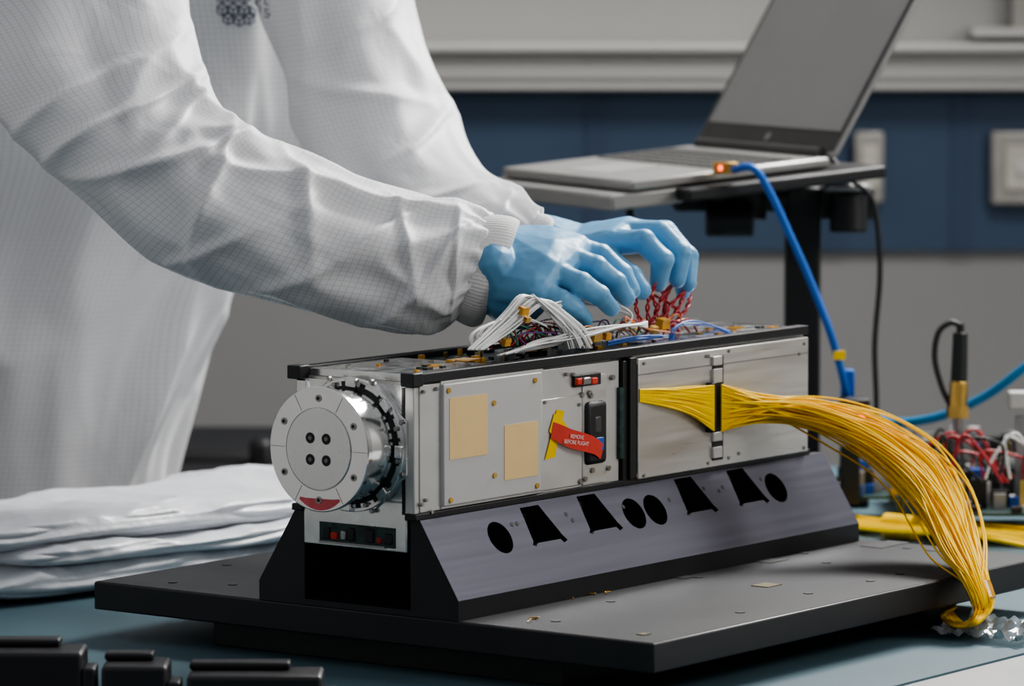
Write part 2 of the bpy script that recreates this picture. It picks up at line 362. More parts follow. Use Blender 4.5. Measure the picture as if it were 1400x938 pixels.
# end face
cy, cz = .0645, 1-.0625
def yz(r, a, x): return V((x, cy+r*math.cos(a), cz+r*math.sin(a)))
box('end_frame_bottom', -.002, .005, .008, .118, 1-.150, 1-.108, 'chrome2', sat, .001)
box('end_frame_left', -.002, .005, Wd-.012, Wd-.001, 1-.120, 1-.011, 'chrome2', sat, .001)
box('end_frame_right', -.002, .005, .000, .010, 1-.120, 1-.011, 'alu', sat, .001)
box('end_back_plate', .001, .0045, .004, Wd-.004, 1-.118, 1-.010, 'chrome2', sat)
box('end_gap', -.0025, .001, .0095, .0125, 1-.118, 1-.012, 'dark', sat)
bm = bmesh.new()
oc = [(.060*math.cos(a)/math.cos(math.pi/8), .0555*math.sin(a)/math.cos(math.pi/8)) for a in [math.pi/8+i*math.pi/4 for i in range(8)]]
def octo(bm, s, x0, x1):
    A = [bm.verts.new((x0, cy+y*s, cz+z*s)) for y, z in oc]; B = [bm.verts.new((x1, cy+y*s, cz+z*s)) for y, z in oc]
    bm.faces.new(A); bm.faces.new(B)
    for i in range(8): bm.faces.new((A[i], A[(i+1)%8], B[(i+1)%8], B[i]))
octo(bm, .97, -.004, .001)
bmfin('octagon_flange', bm, 'chrome2', sat, bevel=.0008)
def ringmesh(name, prof, m, seg=128):
    bm = bmesh.new(); R_ = [[bm.verts.new(yz(r, 2*math.pi*i/seg, x)) for i in range(seg)] for x, r in prof]
    for a in range(len(prof)-1):
        for i in range(seg):
            f = bm.faces.new((R_[a][i], R_[a][(i+1)%seg], R_[a+1][(i+1)%seg], R_[a+1][i])); f.smooth = True
    bm.faces.new(R_[0]); bm.faces.new(R_[-1])
    return bmfin(name, bm, m, sat)
ringmesh('outer_ring', [(-.003,.0565),(-.0055,.0565),(-.006,.0560),(-.006,.0535),(-.0045,.0530),(-.0045,.0475)], 'chrome2')
ringmesh('dark_groove', [(-.004,.0500),(-.0050,.0500),(-.0050,.0465)], 'dark')
ringmesh('barrel', [(-.004,.0472),(-.0405,.0472),(-.0412,.0482),(-.043,.0482)], 'chrome')
ringmesh('disc_rim', [(-.042,.0522),(-.0470,.0525),(-.0478,.0516),(-.0478,.0345)], 'polished_rim')
ringmesh('disc_centre', [(-.046,.0340),(-.0482,.0340),(-.0485,.0337)], 'turned')
bm = bmesh.new()
for i in range(12):
    a = i*math.pi/6+.2; p = yz(.0522, a, -.0045); bm_cyl(bm, p, p-V((.0035,0,0)), .0022, .0020, 16)
for i in range(8):
    a = math.pi/8+i*math.pi/4; p = yz(.0588, a, -.004); bm_cyl(bm, p, p-V((.003,0,0)), .0020, .0018, 16)
bmfin('ring_screws', bm, 'steel', sat)
bm = bmesh.new()
for i in range(8):
    a = i*math.pi/4+.05; t = V((0,-math.sin(a),math.cos(a))); r_ = V((0,math.cos(a),math.sin(a)))
    bm_pbox(bm, yz(.0490, a, -.0095)-t*.0055, t*.011, r_*.0070, V((.006,0,0)))
bmfin('ring_clamps', bm, 'chrome2', sat, bevel=.0010)
bm = bmesh.new()
for i in range(16):
    a = i*math.pi/8+.25; t = V((0,-math.sin(a),math.cos(a))); r_ = V((0,math.cos(a),math.sin(a)))
    bm_pbox(bm, yz(.0500, a, -.0062)-t*.0015, t*.003, r_*.0035, V((.003,0,0)))
bmfin('ring_dark_slots', bm, 'dark', sat)
bm = bmesh.new()
for i in range(6):
    a = math.radians(30+60*i); p = yz(.0425, a, -.0475); bm_cyl(bm, p, p-V((.0010,0,0)), .0032, .0030, 20)
bmfin('disc_screws', bm, 'steel', sat)
bm = bmesh.new()
for i in range(6):
    a = math.radians(30+60*i); p = yz(.0425, a, -.0484); bm_cyl(bm, p, p-V((.0004,0,0)), .0017, .0017, 6)
for dy, dz in ((-.0085,-.009),(.0085,-.009),(-.0085,.009),(.0085,.009)):
    bm_cyl(bm, (-.0483, cy+dy, cz+dz), (-.0488, cy+dy, cz+dz), .0046, .0046, 24)
bmfin('disc_holes', bm, 'dark', sat)
bm = bmesh.new()
for dy, dz in ((-.0085,-.009),(.0085,-.009),(-.0085,.009),(.0085,.009)):
    bm_cyl(bm, (-.0486, cy+dy, cz+dz), (-.0492, cy+dy, cz+dz), .0022, .0018, 6)
for i in range(6):
    a = math.radians(60*i); r_ = V((0,math.cos(a),math.sin(a))); t = V((0,-math.sin(a),math.cos(a)))
    bm_pbox(bm, yz(.036, a, -.0480)-t*.0002, t*.0004, r_*.015, V((.0004,0,0)))
for i in range(96):
    a = 2*math.pi*i/96; t = V((0,-math.sin(a),math.cos(a))); r_ = V((0,math.cos(a),math.sin(a)))
    bm_pbox(bm, yz(.0343, a, -.0480)-t*.00115, t*.0023, r_*.0004, V((.0003,0,0)))
bmfin('disc_details', bm, 'scribe', sat)
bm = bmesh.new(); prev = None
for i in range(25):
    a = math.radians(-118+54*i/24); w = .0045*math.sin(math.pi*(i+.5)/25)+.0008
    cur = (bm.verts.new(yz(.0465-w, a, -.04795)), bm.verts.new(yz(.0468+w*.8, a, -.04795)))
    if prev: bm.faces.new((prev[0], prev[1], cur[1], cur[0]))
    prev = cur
bmfin('rim_red_reflection', bm, 'pink', sat)  # painted reflection of the red tag, drawn as a thin arc
for i, (y, m, w, h_) in enumerate(((.084,'red',.007,.006),(.074,'steel',.006,.008),(.092,'dark',.008,.010),(.066,'dark',.008,.011),(.046,'dark',.009,.012),(.036,'redw',.005,.005),(.026,'dark',.008,.009))):
    box('lower_switch_%d'%i, -.0045, .0, y-w/2, y+w/2, 1-.144, 1-.144+h_, m, sat, .001)
box('lower_pcb', -.0030, 0, .020, .100, 1-.147, 1-.130, 'pcb', sat)
box('lower_shelf', -.004, 0, .03, .10, 1-.148, 1-.146, 'steel', sat)
box('top_deck_front', .006, .125, .010, Wd-.010, 1-.008, 1-.0015, 'chrome2', sat, .0006)
box('top_deck_rear', .37, Ls-.004, .010, Wd-.010, 1-.008, 1-.0015, 'chrome2', sat, .0006)
box('top_pcb', .125, .37, .010, Wd-.010, 1-.008, 1-.005, 'pcb', sat)
bm = bmesh.new()
for i in range(110):
    x = random.uniform(.02, .58); y = random.uniform(.014, .108); s = random.uniform(.002, .006); h = random.uniform(.001, .005)
    if x > .40 or x < .13:
        if random.random() < .6: continue
        h = .0035
    bm_pbox(bm, V((x,y,1-.0062)), V((s*1.5,0,0)), V((0,s,0)), V((0,0,h+.003)), random.choice([0,0,0,1,1,2,3]))
bmfin('deck_components', bm, ['dark','steel','kapton','gold'], sat)
def tape(px, py, w, l, ang=0, z=.9988):
    p = PZ(px, py, z); c, s = math.cos(ang), math.sin(ang)
    return (p-V((c*l/2, s*l/2, 0)), V((c*l, s*l, 0)), V((-s*w, c*w, 0)))
bm = bmesh.new()
for px, py, w, l, an in ((650,493,.020,.024,.1),(598,501,.012,.014,.1),(622,494,.008,.010,.5),(815,472,.014,.02,.2),(1010,449,.010,.018,0),(735,480,.008,.014,.5),(1060,448,.008,.010,0)):
    O, a, b3 = tape(px, py, w, l, an); bm_pbox(bm, O, a, b3, V((.001,0,.0009)))
bmfin('kapton_patches', bm, 'kapton', sat)
# ---- top wiring
def Pw(px, py, y): return PY(px, py, y)
R = random.uniform
wh = []
for i in range(44):
    u = i/43; y = .006+.03*random.random(); w = R(-3,3)
    wh.append([Pw(640+20*u, 478, y), Pw(690+14*u+w, 430+18*u+R(-3,3), y), Pw(714+u*34+w, 405+9*u+w, y), Pw(742+u*34, 420+9*u+R(-3,3), y), Pw(764+u*34, 445+6*u+w, y), Pw(775+u*34, 478-8*u, y)])
for i in range(24):
    u = i/23; y = .004+.02*random.random()
    wh.append([Pw(726+12*u, 404+8*u+R(-3,2), y), Pw(742+20*u, 420+5*u, y), Pw(760+26*u, 440+u*4, y), Pw(776+26*u, 458+u*3, y), Pw(784+26*u, 476, y)])
for i in range(20):
    u = i/19; y = .02+.03*random.random()
    wh.append([Pw(742+u*10, 420+u*8, y), Pw(790, 409+u*8+R(-2,2), y+.01), Pw(835, 413+u*9+R(-2,2), y+.01), Pw(864, 430+u*7, y), Pw(852-u*20, 452+u*5, y)])
for i in range(30):
    u = i/29; y = .006+.05*random.random()
    wh.append([Pw(680+u*25, 486-4*u, y), Pw(735, 476-u*9+R(-5,3), y), Pw(795, 464-u*9+R(-5,4), y), Pw(840+u*15, 450-u*6, y), Pw(885, 440+u*8, y)])
for i in range(16):
    u = i/15; y = .01+.04*random.random()
    wh.append([Pw(648+u*20, 478, y), Pw(645+u*12+R(-4,4), 460-u*6, y), Pw(665+u*10+R(-4,4), 446-u*5, y), Pw(700+u*10, 440-u*8, y), Pw(735+u*12, 438+u*8, y)])
wires('white_wires', wh, .00085, 'white', sat, 26, 1)
rd = []; tips = []
for i, (tx, ty) in enumerate(((873,388),(880,394),(903,379),(897,384),(929,380),(935,386),(948,391),(942,396),(914,398),(890,402))):
    bx = 880+i*5; y = .035+.02*random.random()
    for k in range(2):
        ph = k*math.pi; P_ = []
        for j in range(13):
            t = j/12; x = bx+(tx-bx)*t**1.5 + 14*math.sin(t*3.1)*(1 if i%2 else -.6) ; yy = 448+(ty-448)*t
            x += 2.2*math.cos(t*16+ph); P_.append(Pw(x, yy, y+.0015*math.sin(t*16+ph)))
        rd.append(P_)
    tips.append((Pw(tx, ty+2, y), Pw(tx+R(2,6), ty-5, y)))
for i in range(8):
    y = .03+.06*random.random(); x0 = R(840,905)
    rd.append([Pw(x0, 462, y), Pw(x0+10, 445+R(-8,8), y), Pw(x0+35, 440+R(-8,5), y), Pw(x0+50, 455, y)])
wires('red_wires', rd, .0010, 'redw', sat, 40, 1)
bm = bmesh.new()
for a, b_ in tips: bm_cyl(bm, a, b_, .0022, .0018, 10)
bmfin('wire_terminals', bm, mat('tan_terminal', (.62,.42,.22), .4, .3), sat)
bl = []
for i in range(18):
    y = .01+.05*random.random(); u = i/17
    bl.append([Pw(915+u*6, 464, y), Pw(920+u*8, 450-u*6, y), Pw(945+u*6, 442+R(-3,3), y), Pw(975+u*10, 446+u*3, y), Pw(995+u*12, 456, y)])
for i in range(6):
    y = .01+.05*random.random()
    bl.append([Pw(830, 467+i, y), Pw(860, 461+i, y), Pw(890, 458+i, y), Pw(915, 460, y)])
wires('blue_wires', bl, .0009, 'bluew', sat, 20, 1)
for nme, m, cnt, x0, x1 in (('purple_wires','purple',9,655,900),('green_wires','green',7,665,870),('orange_wires','orange',6,680,905),('thin_red_wires','redw',9,660,760),('dark_wires','dark',10,655,900)):
    L_ = []
    for i in range(cnt):
        y = .01+.08*random.random(); a = R(x0, x1)
        L_.append([Pw(a, 478-(a-650)*.1, y), Pw(a+R(-15,15), 458+R(-14,8)-(a-650)*.05, y), Pw(a+R(10,40), 455+R(-14,10)-(a-650)*.05, y), Pw(a+R(20,60), 476-(a-650)*.1, y)])
    wires(nme, L_, .0007, m, sat, 16, 1)
bm = bmesh.new()
for px, py, y, s in ((714,432,.002,.009),(719,442,.003,.006),(812,468,.01,.012),(800,474,.01,.008),(905,451,.02,.012),(893,457,.02,.008),(690,474,.01,.008),(828,466,.01,.008)):
    p = Pw(px, py, y); bm_pbox(bm, p, V((s,0,0)), V((0,s*.6,.002)), V((.002,0,s*.7)), random.choice([0,0,1]))
bmfin('harness_tape', bm, ['kapton','gold'], sat)
# ------------------------------------------------------------------ YELLOW HARNESS
yh = empty('yellow_cable_harness', tuple(PY(1150,580,-.08)))
ctrl = [
 (986,558,-.010,32,90,.003),(1030,557,-.022,25,88,.006),(1085,562,-.04,20,82,.010),(1145,578,-.075,22,72,.014),(1205,606,-.11,28,60,.018),
 (1254,645,-.15,33,48,.021),(1288,695,-.19,33,36,.021),(1312,748,-.228,26,24,.017),(1333,793,-.26,17,14,.013),(1344,826,-.272,13,0,.008)]
ya, yb = [], []
for w in range(150):
    rr = math.sqrt(random.random()); an = random.random()*2*math.pi; a, b_ = rr*math.cos(an), rr*math.sin(an)
    P_ = []; wob = R(-.22,.22); ph = R(0,6); stray = 1.0 if random.random() > .12 else R(1.2,1.7)
    for j, (px, py, y, h, dg_, ys) in enumerate(ctrl):
        aa = a + wob*math.sin(j*1.3+ph)
        if j == 0: aa = (w/149)*2-1; a0 = aa
        if j == 1: aa = .6*a0+.4*aa
        mul = stray if 2 < j < 8 else 1
        nx, ny = math.cos(math.radians(dg_)), math.sin(math.radians(dg_))
        P_.append(PY(px+nx*h*aa*mul, py-ny*h*aa*mul, y+ys*b_ if j else -.0105))
    e = w/149
    P_.append(PZ(1340-6*e+6*a, 846+6*b_, ZT+.012+.008*e)); P_.append(PZ(1322-14*e, 856+4*a, ZT+.005+.006*e)); P_.append(PZ(1300-14*e, 840+8*b_, ZT+.003+.008*e)); P_.append(PZ(1288+20*e, 826+8*a, ZT+.004+.01*e))
    (ya if random.random() < .7 else yb).append(P_)
wires('bundle_a', ya, .00090, 'yellow', yh, 60, 1); wires('bundle_b', yb, .00090, 'yellow2', yh, 60, 1)
lf = []
for w in range(60):
    e = w/59*2-1
    lf.append([PY(874, 541+8*e, -.0065), PY(900, 543+11*e+R(-1,1), -.0085-.003*random.random()), PY(940, 548+18*e+R(-2,2), -.010-.003*random.random()), PY(976, 558+31*e, -.0125)])
wires('bundle_entry', lf, .00085, 'yellow', yh, 14, 1)
cyl('harness_tie', PY(1337,800,-.263), PY(1345,822,-.270), .0120, 'kapton', yh, r1=.0115)
rb = empty('yellow_cable_bundle', tuple(PZ(1280,720,ZT)))
L_ = []
for w in range(50):
    a, b_ = R(-1,1), R(-1,1)
    L_.append([PZ(1120, 706+9*a, ZT+.012+.006*b_), PZ(1190, 716+9*a, ZT+.012+.007*b_), PZ(1260, 722+8*a, ZT+.012+.007*b_), PZ(1330, 724+10*a, ZT+.013+.008*b_), PZ(1420, 736+16*a, ZT+.012+.008*b_)])
wires('bundle', L_, .0013, 'yellow', rb, 20, 1)
cyl('tape_band', PZ(1212,718,ZT+.014), PZ(1252,722,ZT+.014), .0125, 'ytape', rb)
fb = bmesh.new(); gx = 26; gr = []
p0 = PZ(1372, 870, ZT)
for i in range(gx):
    row = []
    for j in range(gx):
        x = (i/(gx-1)-.5)*.10; y = (j/(gx-1)-.5)*.09
        row.append(fb.verts.new((p0.x+x, p0.y+y, ZT+.004+.012*abs(n3(x*60, y*60, 3))*2)))
    gr.append(row)
for i in range(gx-1):
    for j in range(gx-1): fb.faces.new((gr[i][j], gr[i+1][j], gr[i+1][j+1], gr[i][j+1])).smooth = False
bmfin('clear_plastic_bag', fb, 'film', None)
# ------------------------------------------------------------------ LAPTOP on stand
lp = empty('laptop', tuple(Pd(1050,205,4.8)))
a25 = math.radians(25); Hn = Pd(1135, 212, 4.7)
hd = (FH*math.cos(a25) - RT*math.sin(a25)); bh = (-RT*math.cos(a25) - FH*math.sin(a25))
bd = bh*math.cos(math.radians(5)) - ZZ*math.sin(math.radians(5)); bn = hd.cross(bd).normalized()
if bn.z < 0: bn = -bn
Lh, Lb = .32, .235
pbox('base', Hn - bn*.013, hd*Lh, bd*Lb, bn*.011, 'lapsil', lp, .003)
bm = bmesh.new()
for r in range(5):
    for c in range(14):
        bm_pbox(bm, Hn + hd*(.02+c*.0202) + bd*(.035+r*.019) - bn*.002, hd*.017, bd*.016, bn*.0015)
bmfin('keyboard', bm, 'bezel', lp)
pbox('touchpad', Hn + hd*.11 + bd*.145 - bn*.002, hd*.10, bd*.065, bn*.0006, 'screen', lp)
tau = math.radians(31); sd = ZZ*math.cos(tau) - bh*math.sin(tau); sn = (bh*math.cos(tau) + ZZ*math.sin(tau)); So = Hn - bh*.004
pbox('lid', So - sn*.006, hd*Lh, sd*.225, sn*.006, 'lapsil', lp, .002)
pbox('bezel', So + hd*.004 + sd*.004, hd*(Lh-.008), sd*.219, sn*.0006, 'bezel', lp)
pbox('display', So + hd*.010 + sd*.028, hd*(Lh-.02), sd*.185, sn*.001, 'screen', lp)
cyl('badge', So + hd*.16+sd*.015, So + hd*.16+sd*.015+sn*.0012, .005, 'lapsil', lp)
cyl('hinge', Hn + hd*.02+bn*.001, Hn+hd*.30+bn*.001, .006, 'bezel', lp)
ls = empty('laptop_stand', tuple(Pd(1100,400,4.85)))
pbox('tray', Hn - hd*.03 - bd*.05 - bn*.028, hd*.37, bd*.235, bn*.013, 'dark', ls, .003)
pbox('tray_front', Hn - hd*.0 + bd*.175 - bn*.031, hd*.33, bd*.085, bn*.017, 'lapsil', ls, .003)
pc = Pd(1100, 300, 4.83)
pbox('post', V((pc.x, pc.y, ZT)) - RT*.020 , RT*.038, FH*.03, ZZ*(pc.z-ZT+.035), 'dark', ls, .003)
pbox('post_base', V((pc.x, pc.y, ZT)) - RT*.07 - FH*.03, RT*.14, FH*.12, ZZ*.012, 'dark', ls, .003)
pbox('arm', Pd(920, 290, 4.83), RT*.16, FH*.05, ZZ*.022, 'dark', ls, .006)
cyl('knob', Pd(965,300,4.80), Pd(1030,300,4.80), .019, 'dark', ls, bevel=.003)
cyl('knob_2', Pd(985,300,4.80), Pd(985,322,4.80), .014, 'dark', ls)
cyl('mount', Pd(1010,255,4.84), Pd(1010,300,4.84), .03, 'dark', ls)
cyl('side_clamp', Pd(1160,262,4.80), Pd(1160,318,4.80), .020, 'dark', ls, bevel=.003)
pbox('side_bracket', Pd(1120,300,4.82), RT*.06, FH*.03, ZZ*.035, 'dark', ls, .004)
cyl('clamp_cap', Pd(1158,262,4.78), Pd(1158,252,4.78), .026, 'lapsil', ls, bevel=.003)
cyl('small_pin', Pd(858,268,4.75), Pd(862,300,4.75), .004, 'dark', ls)
ec = empty('ethernet_cable', tuple(Pd(1100,370,4.7)))
wires('cable', [[Pd(1003,232,4.62), Pd(1030,230,4.6), Pd(1052,262,4.6), Pd(1080,322,4.6), Pd(1108,385,4.6), Pd(1135,455,4.6), Pd(1152,515,4.62), Pd(1160,560,4.66)]], .0040, 'bluec', ec, 50, 4)
pbox('plug', Pd(975,238,4.62), RT*.025, FH*.012, ZZ*.012, 'gold', ec, .001)
pbox('plug_boot', Pd(1150,545,4.65), RT*.014, FH*.012, ZZ*.03, 'bluec', ec, .002)
pbox('cable_marker', Pd(1140,492,4.6), RT*.012, FH*.004, ZZ*.009, 'ytape', ec)
cyl('led', Pd(983,230,4.615), Pd(987,230,4.615), .0022, 'led', ec)
pc_ = empty('power_cable', tuple(Pd(1195,400,4.8)))
wires('cable', [[Pd(1135,214,4.78), Pd(1160,243,4.75), Pd(1190,268,4.75), Pd(1200,310,4.75), Pd(1203,380,4.75), Pd(1196,470,4.75), Pd(1198,560,4.75), Pd(1190,620,4.75)]], .003, 'dark', pc_, 40, 3)
# ------------------------------------------------------------------ ELECTRONICS at right
def board(px0, px1, py, d, depth, seed, z):
    e = empty('circuit_board', tuple(Pd((px0+px1)/2, py, d))); rnd = random.Random(seed)
    a = Pd(px0, py, d); a.z = z; w = (px1-px0)/FPX*d
    pbox('pcb', a, RT*w, FH*depth, ZZ*.003, 'pcb', e)
    bm = bmesh.new()
    for i in range(60):
        s, t = rnd.random()*.93, rnd.random()*.9; h = rnd.choice([.004,.006,.010,.016,.024,.03]); sw = rnd.uniform(.005,.018)
        bm_pbox(bm, a + RT*w*s + FH*depth*t + ZZ*.003, RT*sw, FH*sw*.8, ZZ*h, rnd.choice([0,0,0,1,2,2,3,4]))
    for i in range(9):
        p = a + RT*w*rnd.random()*.95 + FH*depth*rnd.random(); bm_cyl(bm, p, p+ZZ*rnd.uniform(.012,.03), .005, .005, 14, rnd.choice([0,1,4]))
    bmfin('components', bm, ['dark','lapsil','trunk','bluew','gold'], e)
    bm = bmesh.new()
    for s in (.04,.94):
        for t in (.05,.9): 
            p = a+RT*w*s+FH*depth*t; bm_cyl(bm, V((p.x,p.y,ZT)), p, .004, .004, 12)
    bmfin('standoffs', bm, 'gold', e)
    return e
b1 = board(1118, 1290, 640, 4.62, .16, 3, ZT+.035)
b2 = board(1275, 1480, 655, 4.52, .22, 5, ZT+.03)
b3_ = board(1225, 1420, 625, 4.78, .12, 8, ZT+.05)
cyl('status_led', Pd(1180,563,4.6), Pd(1183,569,4.6), .004, 'led', b1)
pbox('led_housing', Pd(1150,575,4.61), RT*.03, FH*.03, ZZ*.022, 'dark', b1, .002)
pbox('led_post', V((*Pd(1150,575,4.61).xy, ZT+.03)), RT*.02, FH*.02, ZZ*.06, 'dark', b1, .002)
jk = empty('coax_adapter', tuple(Pd(1313,520,4.6)))
cyl('boot', Pd(1313,455,4.6), Pd(1311,522,4.6), .0075, 'dark', jk, r1=.0085, bevel=.001)
cyl('tip', Pd(1313,443,4.6), Pd(1313,456,4.6), .004, 'dark', jk)
cyl('brass_body', Pd(1311,522,4.6), Pd(1309,560,4.6), .0095, 'gold', jk, bevel=.001)
cyl('brass_nut', Pd(1309,556,4.6), Pd(1309,572,4.6), .012, 'gold', jk, seg=6)
cyl('stem', Pd(1309,572,4.6), V((*Pd(1309,572,4.6).xy, ZT+.03)), .005, 'steel', jk)
wires('lead', [[Pd(1313,446,4.6), Pd(1300,441,4.6), Pd(1283,455,4.6), Pd(1278,490,4.6), Pd(1288,530,4.6), Pd(1300,556,4.6)]], .003, 'dark', jk, 30, 3)
bc = empty('blue_coax_cable', tuple(Pd(1330,545,4.7)))
wires('cable', [[Pd(1430,480,4.7), Pd(1400,503,4.7), Pd(1350,540,4.72), Pd(1290,568,4.75), Pd(1235,578,4.78), Pd(1200,575,4.8), Pd(1180,590,4.84)]], .0048, 'cyanc', bc, 40, 4)
pbox('connector', Pd(1380,560,4.6), RT*.04, FH*.02, ZZ*.018, 'trunk', b2, .002)
pbox('connector_leg', V((*Pd(1390,560,4.6).xy, ZT+.033)), RT*.012, FH*.012, ZZ*.09, 'steel', b2)
jw = empty('jumper_wires', tuple(Pd(1340,620,4.55)))
for nme, m, cnt in (('red','redw',8),('black','dark',8),('white','white',2)):
    L_ = []
    for i in range(cnt):
        a = R(1250,1400); d = R(4.45,4.7)
        L_.append([Pd(a, 655, d), Pd(a+R(-10,20), 605+R(-15,20), d), Pd(a+R(20,60), 600+R(-10,30), d), Pd(a+R(30,90), 660, d)])
    wires(nme, L_, .0015, m, jw, 18, 2)
# ------------------------------------------------------------------ foreground black brackets (lower left)
fgx = (( -30,112,893,880),(138,228,912,900),(255,440,925,915))
for i, (a, b_, p1, p2) in enumerate(fgx):
    e = empty('black_bracket', tuple(Pd((a+b_)/2, 920, 3.45)))
    d = 3.45; top = Pd(a, p1, d); w = (b_-a)/FPX*d
    pbox('block', V((top.x, top.y, ZT)), RT*w, FH*.05, ZZ*(top.z-ZT), 'black', e, .003)
    pbox('lip', V((top.x, top.y, top.z))+FH*.03, RT*w*.75, FH*.02, ZZ*.006, 'black', e, .002)
    pbox('slot_cheek', V((top.x, top.y, ZT))+RT*w, RT*.010, FH*.03, ZZ*(top.z-ZT-.012), 'black', e, .002)
# ------------------------------------------------------------------ folded plastic sheet
fs = empty('folded_plastic_sheet', (.38,.6,ZT))
def pad(name, x0, x1, ya0, ya1, yb0, yb1, z0a, z1a, z0b, z1b, seed, m='sheet'):
    bm = bmesh.new(); R_ = []; n, k = 160, 150
    for i in range(k+1):
        t = i/k; x = x0+(x1-x0)*t; e = min(1, (max(0,1-(abs(2*t-1))**9))**.5 + .02)
        y0, y1 = ya0+(yb0-ya0)*t, ya1+(yb1-ya1)*t; z0, z1 = z0a+(z0b-z0a)*t, z1a+(z1b-z1a)*t
        r = []
        for j in range(n):
            a = 2*math.pi*j/n; c, s = math.cos(a), math.sin(a)
            cc = math.copysign(abs(c)**.40, c); ss = math.copysign(abs(s)**.7, s)
            h = (z1-z0)/2*e
            y_ = (y0+y1)/2 + cc*(y1-y0)/2*(.9+.1*e); z_ = (z0+z1)/2 + ss*h
            w_ = n3(x*5+seed, y_*6, 2)*.8
            nn = n3(x*7+seed, y_*8, z_*10)*.006 + (.5-abs(n3(x*11+seed+w_, y_*14+w_, z_*70))*2.2)*.0045 + (.5-abs(n3(x*26+w_*2, y_*30, seed))*2)*.0016
            if ss > -.6: z_ += nn*(.6+.4*ss)
            y_ += (.5-abs(n3(x*7, seed+w_, z_*90))*2)*.006
            r.append(V((x + n3(y_*14, z_*40, seed)*.006, y_, max(z_, ZT+.001))))
        R_.append(r)
    rings_mesh(bm, R_); return bmfin(name, bm, m, fs, smooth=True)
pad('lower_fold', .07, .66, .535, .71, .44, .71, ZT, ZT+.036, ZT, ZT+.030, 1)
pad('middle_fold', .10, .66, .53, .715, .435, .715, ZT+.030, ZT+.052, ZT+.024, ZT+.045, 4)
pad('top_fold', .05, .66, .55, .72, .47, .72, ZT+.046, ZT+.078, ZT+.040, ZT+.070, 9)
# ------------------------------------------------------------------ PERSON
tech = empty('technician', tuple(Pd(100,300,4.6)))
gb = bmesh.new()
def loft(bm, secs, M_, N_, disp, circ, cap=True):
    S = catmull(secs, M_); R_ = []
    for i, (ux, uy, lx, ly, d, k) in enumerate(S):
        s = i/M_; U_, L_ = Pd(ux, uy, d), Pd(lx, ly, d); c = (U_+L_)/2; A = (U_-L_)/2; B = -FH*A.length*k
        r = []
        for j in range(N_):
            a = 2*math.pi*j/N_; v = A*math.cos(a) + B*math.sin(a); o = v.normalized()
            r.append(c + v + o*disp(s, a))
        R_.append(r)
    rings_mesh(bm, R_, cap, circ=circ)
def gauss(x, w): return math.exp(-(x/w)**2)
def crease(x, w): return math.exp(-abs(x)/w*1.6) if x > 0 else math.exp(-(x/(w*.55))**2)
def sleeve_disp(seed, L, folds, cuff_at=.93, amp=1.0):
    def f(s, a):
        ca, sa = math.cos(a), math.sin(a)
        wv = n3(ca*.9+seed, sa*.9, s*L*3)*.7
        rg = 1-2.0*abs(n3(ca*1.1+seed*2+s*2.4+wv, sa*1.1+wv, s*L*5+sa*1.2))
        r2 = 1-2.0*abs(n3(ca*1.9+seed+wv, sa*1.9+s*4, s*L*9+wv*2+ca))
        side = .55+.45*max(0, sa)
        d = amp*(.0115*(rg-.55) + .0036*(r2-.55)*side + .010*n3(ca*.8, sa*.8+seed, s*L*3.5))
        for s0, w, A_, sk, a0, aw in folds:
            da = math.atan2(math.sin(a-a0), math.cos(a-a0))
            d += A_*crease(s - s0 - sk*da - .02*wv, w*1.6)*gauss(da, aw)
        g = max(0, 1-abs(s-cuff_at)/.10)
        d = d*(1-.6*g) + g*(.0026*math.sin(a*17+3*n3(ca*2, sa*2, s*8)) + .002*math.sin(a*9+2))
        return d
    return f
h = math.pi/2
near = [(255,-90,-170,10,4.22,.9),(250,-30,-90,60,4.16,.9),(258,50,-30,130,4.08,.9),(274,108,35,200,4.02,.9),(305,152,110,268,3.97,.9),(355,186,195,345,3.94,.9),
        (425,213,290,392,3.93,.9),(500,246,405,424,3.93,.88),(572,266,505,441,3.94,.85),(630,278,580,454,3.945,.8),(668,290,616,442,3.95,.75),(676,302,630,428,3.95,.72)]
loft(gb, near, 300, 190, sleeve_disp(3, .75, [
    (.22,.012,.016,.03,h*1.1,.9),(.285,.013,.022,.015,h,1.0),(.34,.012,.012,.05,h*.7,.8),(.385,.014,.020,-.04,h*.9,.9),(.46,.014,.015,.06,h*.9,.9),
    (.53,.012,.009,-.05,h*1.2,.8),(.58,.016,.011,.07,h*.7,.8),(.66,.014,.011,-.07,h,.9),(.74,.012,.008,.06,h*.8,.8),(.80,.012,.008,-.06,h,.9),(.86,.012,.009,.04,h,.9)], .93, .9), .62)
far = [(560,-110,330,-90,4.50,.8),(562,-30,345,0,4.46,.8),(590,70,380,110,4.42,.8),(630,168,420,220,4.36,.8),(668,222,500,300,4.28,.75),(712,258,590,350,4.18,.7),(738,286,660,372,4.12,.7),(742,300,690,368,4.10,.65)]
loft(gb, far, 220, 150, sleeve_disp(11, .6, [(.22,.015,.012,.06,h*.8,.8),(.34,.014,.010,-.05,h*.9,.8),(.45,.014,.014,.06,h*.8,.8),(.6,.014,.010,-.05,h*.8,.8),(.74,.014,.009,.05,h*.8,.8)], .95, .8), .62)
def torso_disp(s, a):
    ca, sa = math.cos(a), math.sin(a)
    w = n3(ca*1.2, sa*1.2, s*1.8)*.6
    rg = 1-2.0*abs(n3(ca*2.2+w, sa*2.2+w, s*1.9))
    r2 = 1-2.0*abs(n3(ca*4.5+w*2, sa*4.5, s*3+7))
    return .026*(rg-.5)*(.5+s) + .008*(r2-.5)
